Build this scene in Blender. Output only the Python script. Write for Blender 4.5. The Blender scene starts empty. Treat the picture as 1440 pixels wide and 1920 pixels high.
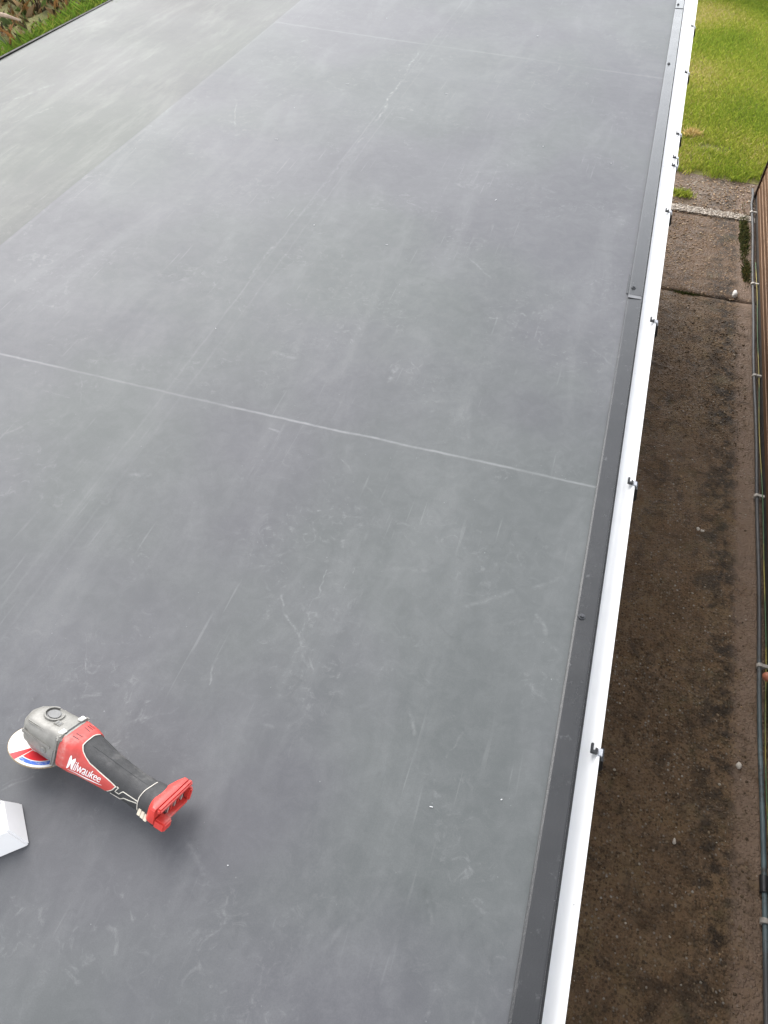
import bpy, bmesh, math, random
import numpy as np
from mathutils import Vector, Matrix
random.seed(7); rng = np.random.default_rng(7)
SC = bpy.context.scene; COL = SC.collection
R = math.radians

# ------------------------------------------------------------------ camera
cam = bpy.data.cameras.new('camera'); co = bpy.data.objects.new('camera', cam); COL.objects.link(co)
cam.sensor_width = 36; cam.lens = 36*1450/1920; cam.clip_start = .05; cam.clip_end = 600
RM = [[0.9560774, -0.2304866, 0.1810854], [0.2926629, 0.716369, -0.633375], [0.0162605, 0.6585525, 0.7523591]]
m = Matrix.Identity(4)
for i in range(3):
    for j in range(3): m[i][j] = RM[i][j]
m[2][3] = 1.5
co.matrix_world = m; SC.camera = co
# ------------------------------------------------------------------ sky and sun (overcast)
SUN_EL, SUN_AZ = 42, -46
w = bpy.data.worlds.new('World'); SC.world = w; w.use_nodes = True
wn, wl = w.node_tree.nodes, w.node_tree.links
sky = wn.new('ShaderNodeTexSky'); sky.sky_type = 'NISHITA'; sky.sun_disc = False
sky.sun_elevation = R(SUN_EL); sky.sun_rotation = R(SUN_AZ); sky.dust_density = .7; sky.air_density = 1; sky.ozone_density = 1
hs = wn.new('ShaderNodeHueSaturation'); hs.inputs['Saturation'].default_value = .16
wl.new(sky.outputs[0], hs.inputs['Color'])
bg = wn['Background']; wl.new(hs.outputs[0], bg.inputs[0]); bg.inputs[1].default_value = .13
sl = bpy.data.lights.new('sun', 'SUN'); sl.energy = .95; sl.angle = R(48); sl.color = (1, .97, .93)
so = bpy.data.objects.new('sun', sl); COL.objects.link(so)
sd = Vector((math.sin(R(SUN_AZ))*math.cos(R(SUN_EL)), math.cos(R(SUN_AZ))*math.cos(R(SUN_EL)), math.sin(R(SUN_EL))))
so.rotation_euler = (-sd).to_track_quat('-Z', 'Y').to_euler(); so.location = sd*20
SC.view_settings.view_transform = 'Standard'; SC.view_settings.look = 'None'
SC.view_settings.gamma = 1; SC.view_settings.use_curve_mapping = False
SC.view_settings.exposure = 2.03

# ------------------------------------------------------------------ helpers
def link(o, parent=None):
    COL.objects.link(o)
    if parent: o.parent = parent
    return o
def tag(o, label=None, cat=None, group=None, kind=None):
    if label: o['label'] = label
    if cat: o['category'] = cat
    if group: o['group'] = group
    if kind: o['kind'] = kind
    return o
def empty(name, label, cat, loc=(0, 0, 0), group=None):
    o = bpy.data.objects.new(name, None); o.empty_display_size = .05; o.location = loc
    link(o); return tag(o, label, cat, group)
def mesh(name, verts, faces, mats, parent=None, smooth=False, mi=None):
    me = bpy.data.meshes.new(name); me.from_pydata([tuple(v) for v in verts], [], faces)
    for mm in (mats if isinstance(mats, (list, tuple)) else [mats]): me.materials.append(mm)
    if mi is not None:
        for p, k in zip(me.polygons, mi): p.material_index = k
    if smooth:
        for p in me.polygons: p.use_smooth = True
    me.update()
    return link(bpy.data.objects.new(name, me), parent)
def bmobj(name, bm, mats, parent=None, smooth=False, bevel=0, seg=2):
    if bevel:
        bmesh.ops.bevel(bm, geom=[e for e in bm.edges], offset=bevel, segments=seg, affect='EDGES', clamp_overlap=True)
    me = bpy.data.meshes.new(name); bm.normal_update(); bm.to_mesh(me); bm.free()
    for mm in (mats if isinstance(mats, (list, tuple)) else [mats]): me.materials.append(mm)
    if smooth:
        for p in me.polygons: p.use_smooth = True
        me.set_sharp_from_angle(angle=R(38))
    return link(bpy.data.objects.new(name, me), parent)
def box(bm, x0, x1, y0, y1, z0, z1):
    r = bmesh.ops.create_cube(bm, size=1)
    for v in r['verts']:
        v.co = Vector((x0+(v.co.x+.5)*(x1-x0), y0+(v.co.y+.5)*(y1-y0), z0+(v.co.z+.5)*(z1-z0)))
    return r['verts']
def boxobj(name, b, mm, parent=None, bevel=0, smooth=False, seg=2):
    bm = bmesh.new(); box(bm, *b); return bmobj(name, bm, mm, parent, smooth or bevel > 0, bevel, seg)
def cyl(bm, p, d, r0, r1, n=16, caps=True):
    p, d = Vector(p), Vector(d); q = d.to_track_quat('Z', 'Y').to_matrix().to_4x4()
    r = bmesh.ops.create_cone(bm, cap_ends=caps, segments=n, radius1=r0, radius2=r1, depth=d.length)
    bmesh.ops.transform(bm, matrix=Matrix.Translation(p+d/2) @ q, verts=r['verts']); return r['verts']
def tube(name, pts, rad, mm, parent=None, n=8):
    vs, fs = [], []
    P = [Vector(p) for p in pts]
    rad = rad if isinstance(rad, (list, tuple)) else [rad]*len(P)
    for i, p in enumerate(P):
        t = (P[min(i+1, len(P)-1)]-P[max(i-1, 0)]).normalized()
        a = t.orthogonal() if abs(t.z) > .9 else t.cross(Vector((0, 0, 1)))
        a.normalize(); b = t.cross(a)
        for k in range(n):
            u = 2*math.pi*k/n; vs.append(p+(a*math.cos(u)+b*math.sin(u))*rad[i])
    for i in range(len(P)-1):
        for k in range(n):
            fs.append((i*n+k, i*n+(k+1) % n, (i+1)*n+(k+1) % n, (i+1)*n+k))
    fs.append(tuple(range(n))[::-1]); fs.append(tuple((len(P)-1)*n+k for k in range(n)))
    return mesh(name, vs, fs, mm, parent, True)
def prism_y(bm, prof, y0, y1, dx0=0, dx1=0):
    """extrude an x,z outline along y; dx shift x at either end"""
    a = [bm.verts.new((x+dx0, y0, z)) for x, z in prof]; b = [bm.verts.new((x+dx1, y1, z)) for x, z in prof]
    n = len(prof)
    for i in range(n): bm.faces.new((a[i], a[(i+1) % n], b[(i+1) % n], b[i]))
    bm.faces.new(a[::-1]); bm.faces.new(b)
    bmesh.ops.recalc_face_normals(bm, faces=bm.faces)

# ------------------------------------------------------------------ node helpers
class NB:
    def __init__(s, name):
        s.mat = bpy.data.materials.new(name); s.mat.use_nodes = True
        s.t = s.mat.node_tree; s.n = s.t.nodes; s.l = s.t.links
        s.bsdf = s.n['Principled BSDF']; s.co = s.n.new('ShaderNodeTexCoord').outputs['Object']
    def put(s, sock, v):
        if isinstance(v, (int, float)):
            try: sock.default_value = v
            except TypeError: sock.default_value = (v, v, v)
        elif isinstance(v, (tuple, list)):
            v = tuple(v)
            if len(sock.default_value) == 4 and len(v) == 3: v = v+(1,)
            sock.default_value = v
        else: s.l.new(v, sock)
    def math(s, op, a, b=0, c=None, clamp=False):
        n = s.n.new('ShaderNodeMath'); n.operation = op; n.use_clamp = clamp
        s.put(n.inputs[0], a); s.put(n.inputs[1], b)
        if c is not None: s.put(n.inputs[2], c)
        return n.outputs[0]
    def mp(s, scale=(1, 1, 1), rot=(0, 0, 0), loc=(0, 0, 0), v=None):
        n = s.n.new('ShaderNodeMapping'); n.inputs['Scale'].default_value = scale; n.inputs['Rotation'].default_value = rot
        n.inputs['Location'].default_value = loc; s.l.new(v or s.co, n.inputs[0]); return n.outputs[0]
    def noise(s, scale, detail=4, rough=.55, v=None, dist=0, col=False):
        n = s.n.new('ShaderNodeTexNoise'); n.inputs['Scale'].default_value = scale; n.inputs['Detail'].default_value = detail
        n.inputs['Roughness'].default_value = rough; n.inputs['Distortion'].default_value = dist
        s.l.new(v or s.co, n.inputs['Vector']); return n.outputs['Color' if col else 'Fac']
    def vor(s, scale, v=None, out='Distance', rnd=1):
        n = s.n.new('ShaderNodeTexVoronoi'); n.inputs['Scale'].default_value = scale; n.inputs['Randomness'].default_value = rnd
        s.l.new(v or s.co, n.inputs['Vector']); return n.outputs[out]
    def ramp(s, f, stops):
        n = s.n.new('ShaderNodeValToRGB'); e = n.color_ramp.elements
        while len(e) < len(stops): e.new(.5)
        for k, (p, c) in zip(e, stops):
            k.position = p; k.color = (c, c, c, 1) if isinstance(c, (int, float)) else tuple(c)+(1,)
        s.l.new(f, n.inputs[0]); return n.outputs[0]
    def map(s, f, a, b, c=0, d=1, smooth=True):
        n = s.n.new('ShaderNodeMapRange'); n.interpolation_type = 'SMOOTHSTEP' if smooth else 'LINEAR'
        s.put(n.inputs[0], f)
        for i, v in enumerate((a, b, c, d)): s.put(n.inputs[i+1], v)
        return n.outputs[0]
    def mix(s, f, a, b, mode='MIX'):
        n = s.n.new('ShaderNodeMix'); n.data_type = 'RGBA'; n.blend_type = mode
        s.put(n.inputs[0], f); s.put(n.inputs[6], a); s.put(n.inputs[7], b); return n.outputs[2]
    def xyz(s, v=None):
        n = s.n.new('ShaderNodeSeparateXYZ'); s.l.new(v or s.co, n.inputs[0]); return n.outputs
    def bump(s, h, strength=.3, dist=.01):
        n = s.n.new('ShaderNodeBump'); n.inputs['Strength'].default_value = strength; n.inputs['Distance'].default_value = dist
        s.l.new(h, n.inputs['Height']); s.l.new(n.outputs[0], s.bsdf.inputs['Normal'])
    def set(s, **k):
        nm = dict(color='Base Color', rough='Roughness', metal='Metallic', spec='Specular IOR Level')
        for a, v in k.items(): s.put(s.bsdf.inputs[nm[a]], v)
        return s
def plain(name, c, rough=.5, var=.12, scale=30, metal=0, spec=.5, bump=0, bscale=200, dirt=None):
    b = NB(name); f = b.noise(scale, 5)
    lo = tuple(x*(1-var) for x in c); hi = tuple(min(1, x*(1+var)) for x in c)
    colr = b.ramp(f, [(.3, lo), (.7, hi)])
    if dirt:
        colr = b.mix(b.map(b.noise(dirt[1], 6, .65), .52, .72, 0, dirt[2]), colr, dirt[0])
    b.set(color=colr, rough=b.map(b.noise(scale*1.7, 3), .3, .7, max(0, rough-.06), min(1, rough+.06)), metal=metal, spec=spec)
    if bump: b.bump(b.noise(bscale, 3), bump, .002)
    return b.mat

# ------------------------------------------------------------------ materials
SEG = [(-1.1528, 4.4897, -1.1027, 3.5591, 0.0048, 0.8), (-1.1027, 3.5591, -1.1233, 2.1617, 0.0038, 0.3), (-0.5183, 0.9409, -0.3794, 0.784, 0.0029, 0.5), (-0.4374, 1.049, -0.4368, 0.9196, 0.0015, 0.5), (-0.3836, 1.0712, -0.3885, 1.0064, 0.0012, 0.5), (-0.5838, 0.7444, -0.5788, 0.6801, 0.0014, 0.5), (-0.8947, 0.721, -0.814, 0.5663, 0.001, 0.35), (-0.7041, 0.55, -0.6129, 0.6103, 0.002, 0.35), (-0.1597, 0.7596, -0.1274, 0.7067, 0.0034, 0.35), (-0.0272, 0.7382, -0.0543, 0.6873, 0.002, 0.35), (0.0724, 1.0738, 0.1097, 0.9956, 0.0037, 0.35), (-0.8221, 0.3941, -0.8627, 0.3479, 0.0019, 0.5), (-0.8202, 0.4095, -0.8678, 0.3551, 0.0013, 0.3), (-0.5292, 1.4127, -0.3691, 1.2892, 0.0026, 0.25), (-1.4661, 1.2087, -1.4202, 1.2935, 0.0036, 0.35), (-1.4646, 1.4147, -1.3706, 1.4074, 0.0019, 0.3), (-1.4007, 1.5143, -1.3024, 1.3679, 0.0019, 0.3), (-0.454, 0.3552, -0.4139, 0.3237, 0.0047, 0.4), (-1.7971, 3.5411, -1.6692, 3.2388, 0.0029, 0.5), (-2.0651, 3.2839, -2.0945, 3.6438, 0.0106, 0.6), (-0.5101, 1.8341, -0.5047, 1.7764, 0.0078, 0.5), (-1.0493, 1.191, -0.9999, 1.1965, 0.0068, 0.5), (-0.7688, 1.4586, -0.7271, 1.4559, 0.0036, 0.5), (-0.88, 1.8107, -0.8145, 1.8037, 0.008, 0.35), (-0.4626, 1.8774, -0.3887, 1.7933, 0.0029, 0.3), (-0.349, 0.6248, -0.3478, 0.5774, 0.0019, 0.25), (-0.0125, 0.4015, 0.0054, 0.3708, 0.0028, 0.25), (0.0021, 0.785, 0.0712, 0.7508, 0.004, 0.2), (0.0476, 1.1455, 0.0988, 1.1866, 0.0046, 0.25), (-0.0847, 1.0394, 0.0018, 1.1147, 0.006, 0.25), (-0.2859, 1.1059, -0.2054, 1.1062, 0.0062, 0.2), (-1.7784, 4.437, -1.8305, 4.3302, 0.0052, 0.5), (-0.2617, 3.1368, -0.2027, 3.1092, 0.0066, 0.35), (-0.4278, 2.5428, -0.3248, 2.4291, 0.0035, 0.3), (0.0463, 2.1605, 0.1614, 2.0274, 0.003, 0.2), (-2.6548, 2.984, -2.5857, 3.1967, 0.0058, 0.4), (-2.8237, 3.1454, -2.7049, 3.4986, 0.0091, 0.4), (-3.0545, 4.1072, -2.9537, 4.3321, 0.0088, 0.35), (-0.1702, 0.2641, -0.1364, 0.3357, 0.0056, 0.15)]

def seg_group():
    g = bpy.data.node_groups.new('scratch', 'ShaderNodeTree')
    for nm, ty in (('P', 'NodeSocketVector'), ('A', 'NodeSocketVector'), ('BA', 'NodeSocketVector'), ('W', 'NodeSocketFloat'), ('S', 'NodeSocketFloat'), ('In', 'NodeSocketFloat')):
        g.interface.new_socket(nm, in_out='INPUT', socket_type=ty)
    g.interface.new_socket('Out', in_out='OUTPUT', socket_type='NodeSocketFloat')
    gi, go = g.nodes.new('NodeGroupInput'), g.nodes.new('NodeGroupOutput'); L = g.links.new
    def vm(op, a, b):
        n = g.nodes.new('ShaderNodeVectorMath'); n.operation = op; L(a, n.inputs[0]); L(b, n.inputs[1]); return n
    def mm(op, a, b, clamp=False):
        n = g.nodes.new('ShaderNodeMath'); n.operation = op; n.use_clamp = clamp
        for i, v in enumerate((a, b)):
            if isinstance(v, (int, float)): n.inputs[i].default_value = v
            else: L(v, n.inputs[i])
        return n.outputs[0]
    pa = vm('SUBTRACT', gi.outputs['P'], gi.outputs['A']).outputs[0]
    hh = mm('DIVIDE', vm('DOT_PRODUCT', pa, gi.outputs['BA']).outputs['Value'], vm('DOT_PRODUCT', gi.outputs['BA'], gi.outputs['BA']).outputs['Value'], True)
    sc = g.nodes.new('ShaderNodeVectorMath'); sc.operation = 'SCALE'; L(gi.outputs['BA'], sc.inputs[0]); L(hh, sc.inputs['Scale'])
    d = vm('DISTANCE', pa, sc.outputs[0]).outputs['Value']
    fall = mm('SUBTRACT', 1, mm('DIVIDE', d, gi.outputs['W']), True)
    L(mm('MAXIMUM', gi.outputs['In'], mm('MULTIPLY', fall, gi.outputs['S'])), go.inputs[0])
    return g
SG = seg_group()

def membrane(name, base, dustc, left=False):
    b = NB(name); x, y, z = b.xyz()
    # warped coordinates for lines that are not ruler straight
    nz = b.n.new('ShaderNodeVectorMath'); nz.operation = 'MULTIPLY_ADD'
    b.l.new(b.noise(9, 3, .6, col=True), nz.inputs[0]); nz.inputs[1].default_value = (.012, .012, 0); nz.inputs[2].default_value = (-.006, -.006, 0)
    ad = b.n.new('ShaderNodeVectorMath'); b.l.new(b.co, ad.inputs[0]); b.l.new(nz.outputs[0], ad.inputs[1])
    flat = b.n.new('ShaderNodeVectorMath'); flat.operation = 'MULTIPLY'; b.l.new(ad.outputs[0], flat.inputs[0]); flat.inputs[1].default_value = (1, 1, 0)
    P = flat.outputs[0]
    nz2 = b.n.new('ShaderNodeVectorMath'); nz2.operation = 'MULTIPLY_ADD'
    b.l.new(b.noise(4.5, 4, .6, col=True), nz2.inputs[0]); nz2.inputs[1].default_value = (.07, .07, 0); nz2.inputs[2].default_value = (-.035, -.035, 0)
    ad2 = b.n.new('ShaderNodeVectorMath'); b.l.new(P, ad2.inputs[0]); b.l.new(nz2.outputs[0], ad2.inputs[1])
    PS = ad2.outputs[0]
    prev = None
    for (ax, ay, bx, by, wd, s) in SEG:
        if left != (ax < -2.07): continue
        n = b.n.new('ShaderNodeGroup'); n.node_tree = SG; s *= .30
        b.l.new(PS, n.inputs['P']); n.inputs['A'].default_value = (ax, ay, 0); n.inputs['BA'].default_value = (bx-ax, by-ay, 0)
        n.inputs['W'].default_value = wd*1.7; n.inputs['S'].default_value = s
        if prev is not None: b.l.new(prev, n.inputs['In'])
        prev = n.outputs[0]
    brk = b.math('MULTIPLY', b.map(b.noise(34, 5, .7), .36, .66), b.map(b.noise(7, 4, .6), .36, .58, .15, 1))
    scr = b.math('MULTIPLY', prev, brk)
    # fine random scratches: stretched noise at several headings, broken up
    for k, (ang, sc1, th) in enumerate(((.5, 34, .66), (-.9, 42, .67), (1.7, 38, .67), (2.5, 30, .68))):
        v = b.mp((1, .035, 1), (0, 0, ang), (k*3.1, k*1.7, 0))
        st = b.map(b.noise(sc1*2.2, 2, .5, v), th, th+.07)
        gate = b.map(b.noise(2.2+k*.5, 3, .6, b.mp(loc=(k*7, 3, 0))), .52, .66)
        scr = b.math('MAXIMUM', scr, b.math('MULTIPLY', b.math('MULTIPLY', st, gate), .06))
    # dusty fold creases left from the factory roll
    sx = b.xyz(P)
    lines = []
    if not left:
        yl = b.math('ADD', sx[1], b.math('MULTIPLY', sx[0], .0))
        for (yy, wd, s) in ((1.52, .007, .21), (4.54, .016, .08)):
            dd = b.math('ABSOLUTE', b.math('SUBTRACT', b.math('ADD', yl, b.math('MULTIPLY', sx[0], .055 if yy > 3 else 0)), yy))
            lines.append(b.math('MULTIPLY', b.map(dd, 0, wd, 1, 0), s))
        for (xx, wd, s) in ((-1.118, .006, .06), (-1.066, .006, .04), (-2.052, .012, .035)):
            dd = b.math('ABSOLUTE', b.math('SUBTRACT', sx[0], xx)); lines.append(b.math('MULTIPLY', b.map(dd, 0, wd, 1, 0), s))
    else:
        dd = b.math('ABSOLUTE', b.math('SUBTRACT', sx[0], -2.62)); lines.append(b.math('MULTIPLY', b.map(dd, 0, .02, 1, 0), .03))
    lm = lines[0]
    for q in lines[1:]: lm = b.math('MAXIMUM', lm, q)
    lm = b.math('MULTIPLY', lm, b.math('MULTIPLY', b.map(b.noise(11, 5, .7), .25, .6, .35, 1), b.map(b.noise(1.7, 3, .6, b.mp(loc=(2, 8, 0))), .35, .6, .35, 1)))
    # dust film: cloudy patches, footprints, wipes
    cl = b.map(b.noise(1.3, 6, .62, dist=.4), .3, .72)
    wipe = b.noise(5, 6, .62, b.mp((1, .3, 1), (0, 0, .5)), .8)
    cl2 = b.map(wipe, .45, .75)
    smud = b.math('MULTIPLY', b.map(b.noise(24, 7, .72, dist=1.6), .53, .70), b.map(b.noise(3.1, 3), .45, .62))
    spk = b.map(b.vor(26), .0, .055, 1, 0)
    spk = b.math('MULTIPLY', spk, b.map(b.noise(6, 2), .5, .62))
    spk2 = b.map(b.vor(55, b.mp(loc=(3, 1, 0))), .02, .07, 1, 0); spk2 = b.math('MULTIPLY', spk2, b.map(b.noise(9, 2), .56, .66))
    spk = b.math('MAXIMUM', spk, spk2)
    mott = b.map(b.noise(21, 7, .72, dist=.6), .36, .7)
    dust = b.math('ADD', b.math('ADD', b.math('MULTIPLY', cl, .17), b.math('MULTIPLY', mott, .11)), b.math('ADD', b.math('MULTIPLY', cl2, .2 if not left else .42), b.math('MULTIPLY', smud, .34)))
    marks = b.math('MAXIMUM', b.math('MAXIMUM', scr, lm), b.math('MULTIPLY', spk, .3))
    # faint green to violet drift in the rubber's bloom
    hue = b.map(b.noise(1.1, 3, .5, b.mp(loc=(5, 2, 0))), .38, .62)
    bc = b.mix(hue, tuple(base[i]*(.97, 1.035, 1.0)[i] for i in range(3)), tuple(base[i]*(1.01, .98, 1.07)[i] for i in range(3)))
    bc = b.mix(dust, bc, dustc)
    bc = b.mix(b.map(b.noise(420, 2, .6), .3, .7, 0, .16), bc, tuple(v*.55 for v in base))
    dk = b.math('MULTIPLY', b.map(b.noise(13, 6, .7, b.mp(loc=(9, 9, 0)), 1), .6, .74), .22)
    bc = b.mix(dk, bc, tuple(v*.55 for v in base))
    if left:                                                # damp grubby patch by the far corner
        px_ = b.math('DIVIDE', b.math('ADD', x, 2.70), .36); py_ = b.math('DIVIDE', b.math('SUBTRACT', y, 4.80), .34)
        rr = b.math('SQRT', b.math('ADD', b.math('MULTIPLY', px_, px_), b.math('MULTIPLY', py_, py_)))
        rr = b.math('ADD', rr, b.math('MULTIPLY', b.math('SUBTRACT', b.noise(3.5, 6, .65), .5), 1.3))
        bc = b.mix(b.map(rr, .15, 1.15, .75, 0), bc, (.030, .029, .026))
        bc = b.mix(b.math('MULTIPLY', b.map(b.noise(9, 7, .7, b.mp((1, .18, 1), (0, 0, -.35))), .48, .72), .16), bc, (.26, .26, .235))
    bc = b.mix(marks, bc, (.5, .5, .5))
    b.set(color=bc, rough=b.map(b.noise(2.2, 5), .3, .7, .53, .57), spec=.21)
    b.bsdf.inputs['Sheen Weight'].default_value = .06; b.bsdf.inputs['Sheen Roughness'].default_value = .5
    hgt = b.math('ADD', b.math('MULTIPLY', b.noise(2.5, 3), .35), b.math('ADD', b.math('MULTIPLY', lm, .08), b.math('ADD', b.math('MULTIPLY', b.noise(30, 4), .05), b.math('MULTIPLY', b.noise(700, 2), .012))))
    b.bump(hgt, .32, .006)
    return b.mat
M_mem = membrane('rubber_membrane', (.063, .0650, .0670), (.172, .1745, .1765))
M_mem2 = membrane('rubber_membrane_dusty', (.050, .053, .047), (.118, .121, .108), True)

def trim_mat():
    b = NB('anthracite_trim')
    v = b.noise(420, 3, .6)
    colr = b.ramp(b.noise(7, 5), [(.3, (.012, .0125, .0135)), (.7, (.018, .0185, .020))])
    colr = b.mix(b.map(b.noise(40, 6, .7), .6, .75, 0, .12), colr, (.35, .35, .36))
    spk = b.math('MULTIPLY', b.map(b.vor(60), .02, .07, 1, 0), b.map(b.noise(11, 2), .55, .62))
    colr = b.mix(b.math('MULTIPLY', spk, .7), colr, (.6, .6, .6))
    b.set(color=colr, rough=b.map(b.noise(9, 3), .3, .7, .19, .25), spec=.52)
    b.bump(b.math('ADD', v, b.math('MULTIPLY', b.noise(6, 2), .8)), .25, .0012)
    return b.mat
M_trim = trim_mat()
M_black = plain('drip_shade_black', (.008, .008, .009), .7, .2, 40)  # shade on the trim's drip, put into the colour as black
def gut_mat():
    b = NB('white_upvc')
    colr = b.ramp(b.noise(14, 5), [(.3, (.84, .84, .84)), (.7, (.88, .88, .88))])
    film = b.map(b.noise(4, 6, .65, b.mp((3, .25, 1))), .5, .8, 0, .16)
    colr = b.mix(film, colr, (.55, .54, .52))
    sp = b.math('MULTIPLY', b.map(b.vor(34), .03, .10, 1, 0), b.map(b.noise(13, 2), .57, .63))
    colr = b.mix(b.math('MULTIPLY', sp, .8), colr, (.2, .19, .18))
    b.set(color=colr, rough=.28, spec=.5); return b.mat
M_gut = gut_mat()
M_white = plain('white_plastic', (.80, .80, .80), .35, .03, 12)
M_clip_dark = plain('bracket_dark', (.006, .0065, .008), .35, .3, 60)
M_clip_pale = plain('bracket_pale', (.34, .35, .38), .3, .2, 90)
M_screw = plain('dark_screw', (.045, .046, .05), .35, .2, 200, .3)
def brickwall():
    b = NB('render_wall'); colr = b.ramp(b.noise(3, 8, .65), [(.3, (.34, .31, .27)), (.7, (.44, .41, .36))])
    b.set(color=colr, rough=.9); b.bump(b.noise(90, 5), .5, .004); return b.mat
M_wall = brickwall()

def path_mat(name, dark, mid, olive, gain=1):
    b = NB(name); x, y, z = b.xyz()
    f = b.noise(3.6, 10, .74, dist=.4)
    colr = b.ramp(f, [(.28, dark), (.5, mid), (.72, olive)])
    agg = b.vor(70, out='Color'); ax = b.xyz(agg)
    d = b.vor(70)
    stone = b.map(d, .30, .55, 1, 0)
    tint = b.ramp(ax[0], [(0, tuple(v*.45 for v in dark)), (.45, tuple(v*.8 for v in mid)), (.72, tuple(min(1, v*1.25*gain) for v in mid)), (.92, (.22*gain, .19*gain, .145*gain)), (1, (.36*gain, .34*gain, .30*gain))])
    colr = b.mix(b.math('MULTIPLY', stone, b.map(b.noise(5, 5), .3, .6, .3, .85)), colr, tint)
    fine = b.vor(190, out='Color'); fx = b.xyz(fine)
    colr = b.mix(b.map(fx[1], .55, 1, 0, .35), colr, tuple(v*.4 for v in dark))
    # damp, mossy band that runs along the shed side of the path
    band = b.map(b.math('ABSOLUTE', b.math('SUBTRACT', x, b.math('ADD', 1.16, b.math('MULTIPLY', b.noise(1.7, 5, .65), .16)))), .04, .26, 1, 0)
    moss = b.math('MULTIPLY', band, b.map(b.noise(8, 7, .7), .44, .6))
    moss = b.math('MULTIPLY', moss, .95)
    colr = b.mix(moss, colr, (.026, .017, .009))
    blot = b.math('MULTIPLY', b.map(b.noise(6.5, 8, .75, b.mp(loc=(7, 2, 0)), .6), .48, .66), .75)
    colr = b.mix(blot, colr, (.030, .019, .010))
    pal = b.math('MULTIPLY', b.map(b.noise(9, 8, .75, b.mp(loc=(1, 5, 0)), .6), .54, .72), .45)
    colr = b.mix(pal, colr, (.20, .135, .085))
    gr = b.math('MULTIPLY', b.map(b.noise(4.5, 6, .7, b.mp(loc=(4, 0, 0))), .55, .7), .5)
    colr = b.mix(gr, colr, (.075, .062, .024))
    # swept, paler mortar strip against the shed plinth
    strip = b.map(x, 1.25, 1.33, 0, 1); strip = b.math('MULTIPLY', strip, b.map(b.noise(7, 6, .7), .28, .55, .15, .9))
    colr = b.mix(strip, colr, tuple(v*gain for v in (.205, .140, .098)))
    b.set(color=colr, rough=b.map(b.noise(12, 4), .3, .7, .62, .85), spec=.4)
    hgt = b.math('ADD', b.math('MULTIPLY', stone, .6), b.math('ADD', b.math('MULTIPLY', b.noise(28, 6, .65), 1.3), b.math('MULTIPLY', ax[2], .35)))
    b.bump(hgt, .9, .009)
    return b.mat
M_path = path_mat('weathered_concrete', (.068, .041, .020), (.155, .095, .049), (.18, .124, .060))
M_path2 = path_mat('weathered_concrete_far', (.090, .053, .029), (.140, .086, .050), (.15, .098, .056), 1.0)
M_edge = plain('pale_concrete_edging', (.36, .31, .26), .9, .35, 24, bump=.8, bscale=90)
def soil():
    b = NB('soil'); f = b.noise(5, 8, .7)
    b.set(color=b.ramp(f, [(.3, (.07, .075, .02)), (.55, (.15, .14, .04)), (.75, (.22, .18, .08))]), rough=.95); b.bump(b.noise(40, 6), .7, .02); return b.mat
M_soil = soil()
def attr_mat(name, rough=.55, trans=.25, spec=.3):
    b = NB(name); a = b.n.new('ShaderNodeAttribute'); a.attribute_name = 'tint'
    colr = b.mix(b.map(b.noise(60, 3), .3, .7, 0, .25), a.outputs['Color'], (.02, .02, .01))
    b.set(color=colr, rough=rough, spec=spec)
    tr = b.n.new('ShaderNodeBsdfTranslucent'); b.l.new(colr, tr.inputs[0])
    mx = b.n.new('ShaderNodeMixShader'); mx.inputs[0].default_value = trans
    b.l.new(b.bsdf.outputs[0], mx.inputs[1]); b.l.new(tr.outputs[0], mx.inputs[2]); b.l.new(mx.outputs[0], b.n['Material Output'].inputs[0])
    return b.mat
M_blade = attr_mat('grass_blade', .55, .42)
M_stone = attr_mat('pebble', .8, 0)
def wood_mat():
    b = NB('stained_board')
    oi = b.n.new('ShaderNodeObjectInfo').outputs['Random']
    v = b.n.new('ShaderNodeVectorMath'); b.l.new(b.co, v.inputs[0]); cmb = b.n.new('ShaderNodeCombineXYZ'); b.l.new(b.math('MULTIPLY', oi, 37), cmb.inputs[1]); b.l.new(cmb.outputs[0], v.inputs[1])
    g = b.noise(22, 7, .65, b.mp((2, .05, 2), v=v.outputs[0]), .6)
    g2 = b.noise(120, 4, .6, b.mp((1, .02, 1), v=v.outputs[0]))
    colr = b.ramp(g, [(.25, (.034, .015, .008)), (.5, (.072, .035, .018)), (.75, (.13, .069, .036))])
    colr = b.mix(b.map(g2, .5, .75, 0, .45), colr, (.035, .018, .011))
    colr = b.mix(b.map(oi, 0, 1, 0, .5), colr, (.17, .093, .048))
    oz = b.xyz()[2]; arris_light = b.math('MULTIPLY', b.map(oz, .048, .056), b.map(b.noise(16, 5, .7, b.mp((1, .2, 1), v=v.outputs[0])), .3, .6, .3, .95)); colr = b.mix(arris_light, colr, (.24, .145, .082)); colr = b.mix(b.map(oz, .012, .002), colr, (.03, .015, .009))  # sky light on the top arrises painted as paler wood; lower edge darkened
    b.set(color=colr, rough=.65, spec=.2); b.bump(b.math('ADD', g, b.math('MULTIPLY', g2, .6)), .4, .003); return b.mat
M_wood = wood_mat()
M_plinth = plain('dark_plinth', (.045, .038, .033), .85, .4, 18, bump=.5, bscale=60)  # dark mottled tone for the shed base and wall core
M_felt = plain('roofing_felt', (.06, .06, .058), .9, .25, 30, bump=.4)

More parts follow.
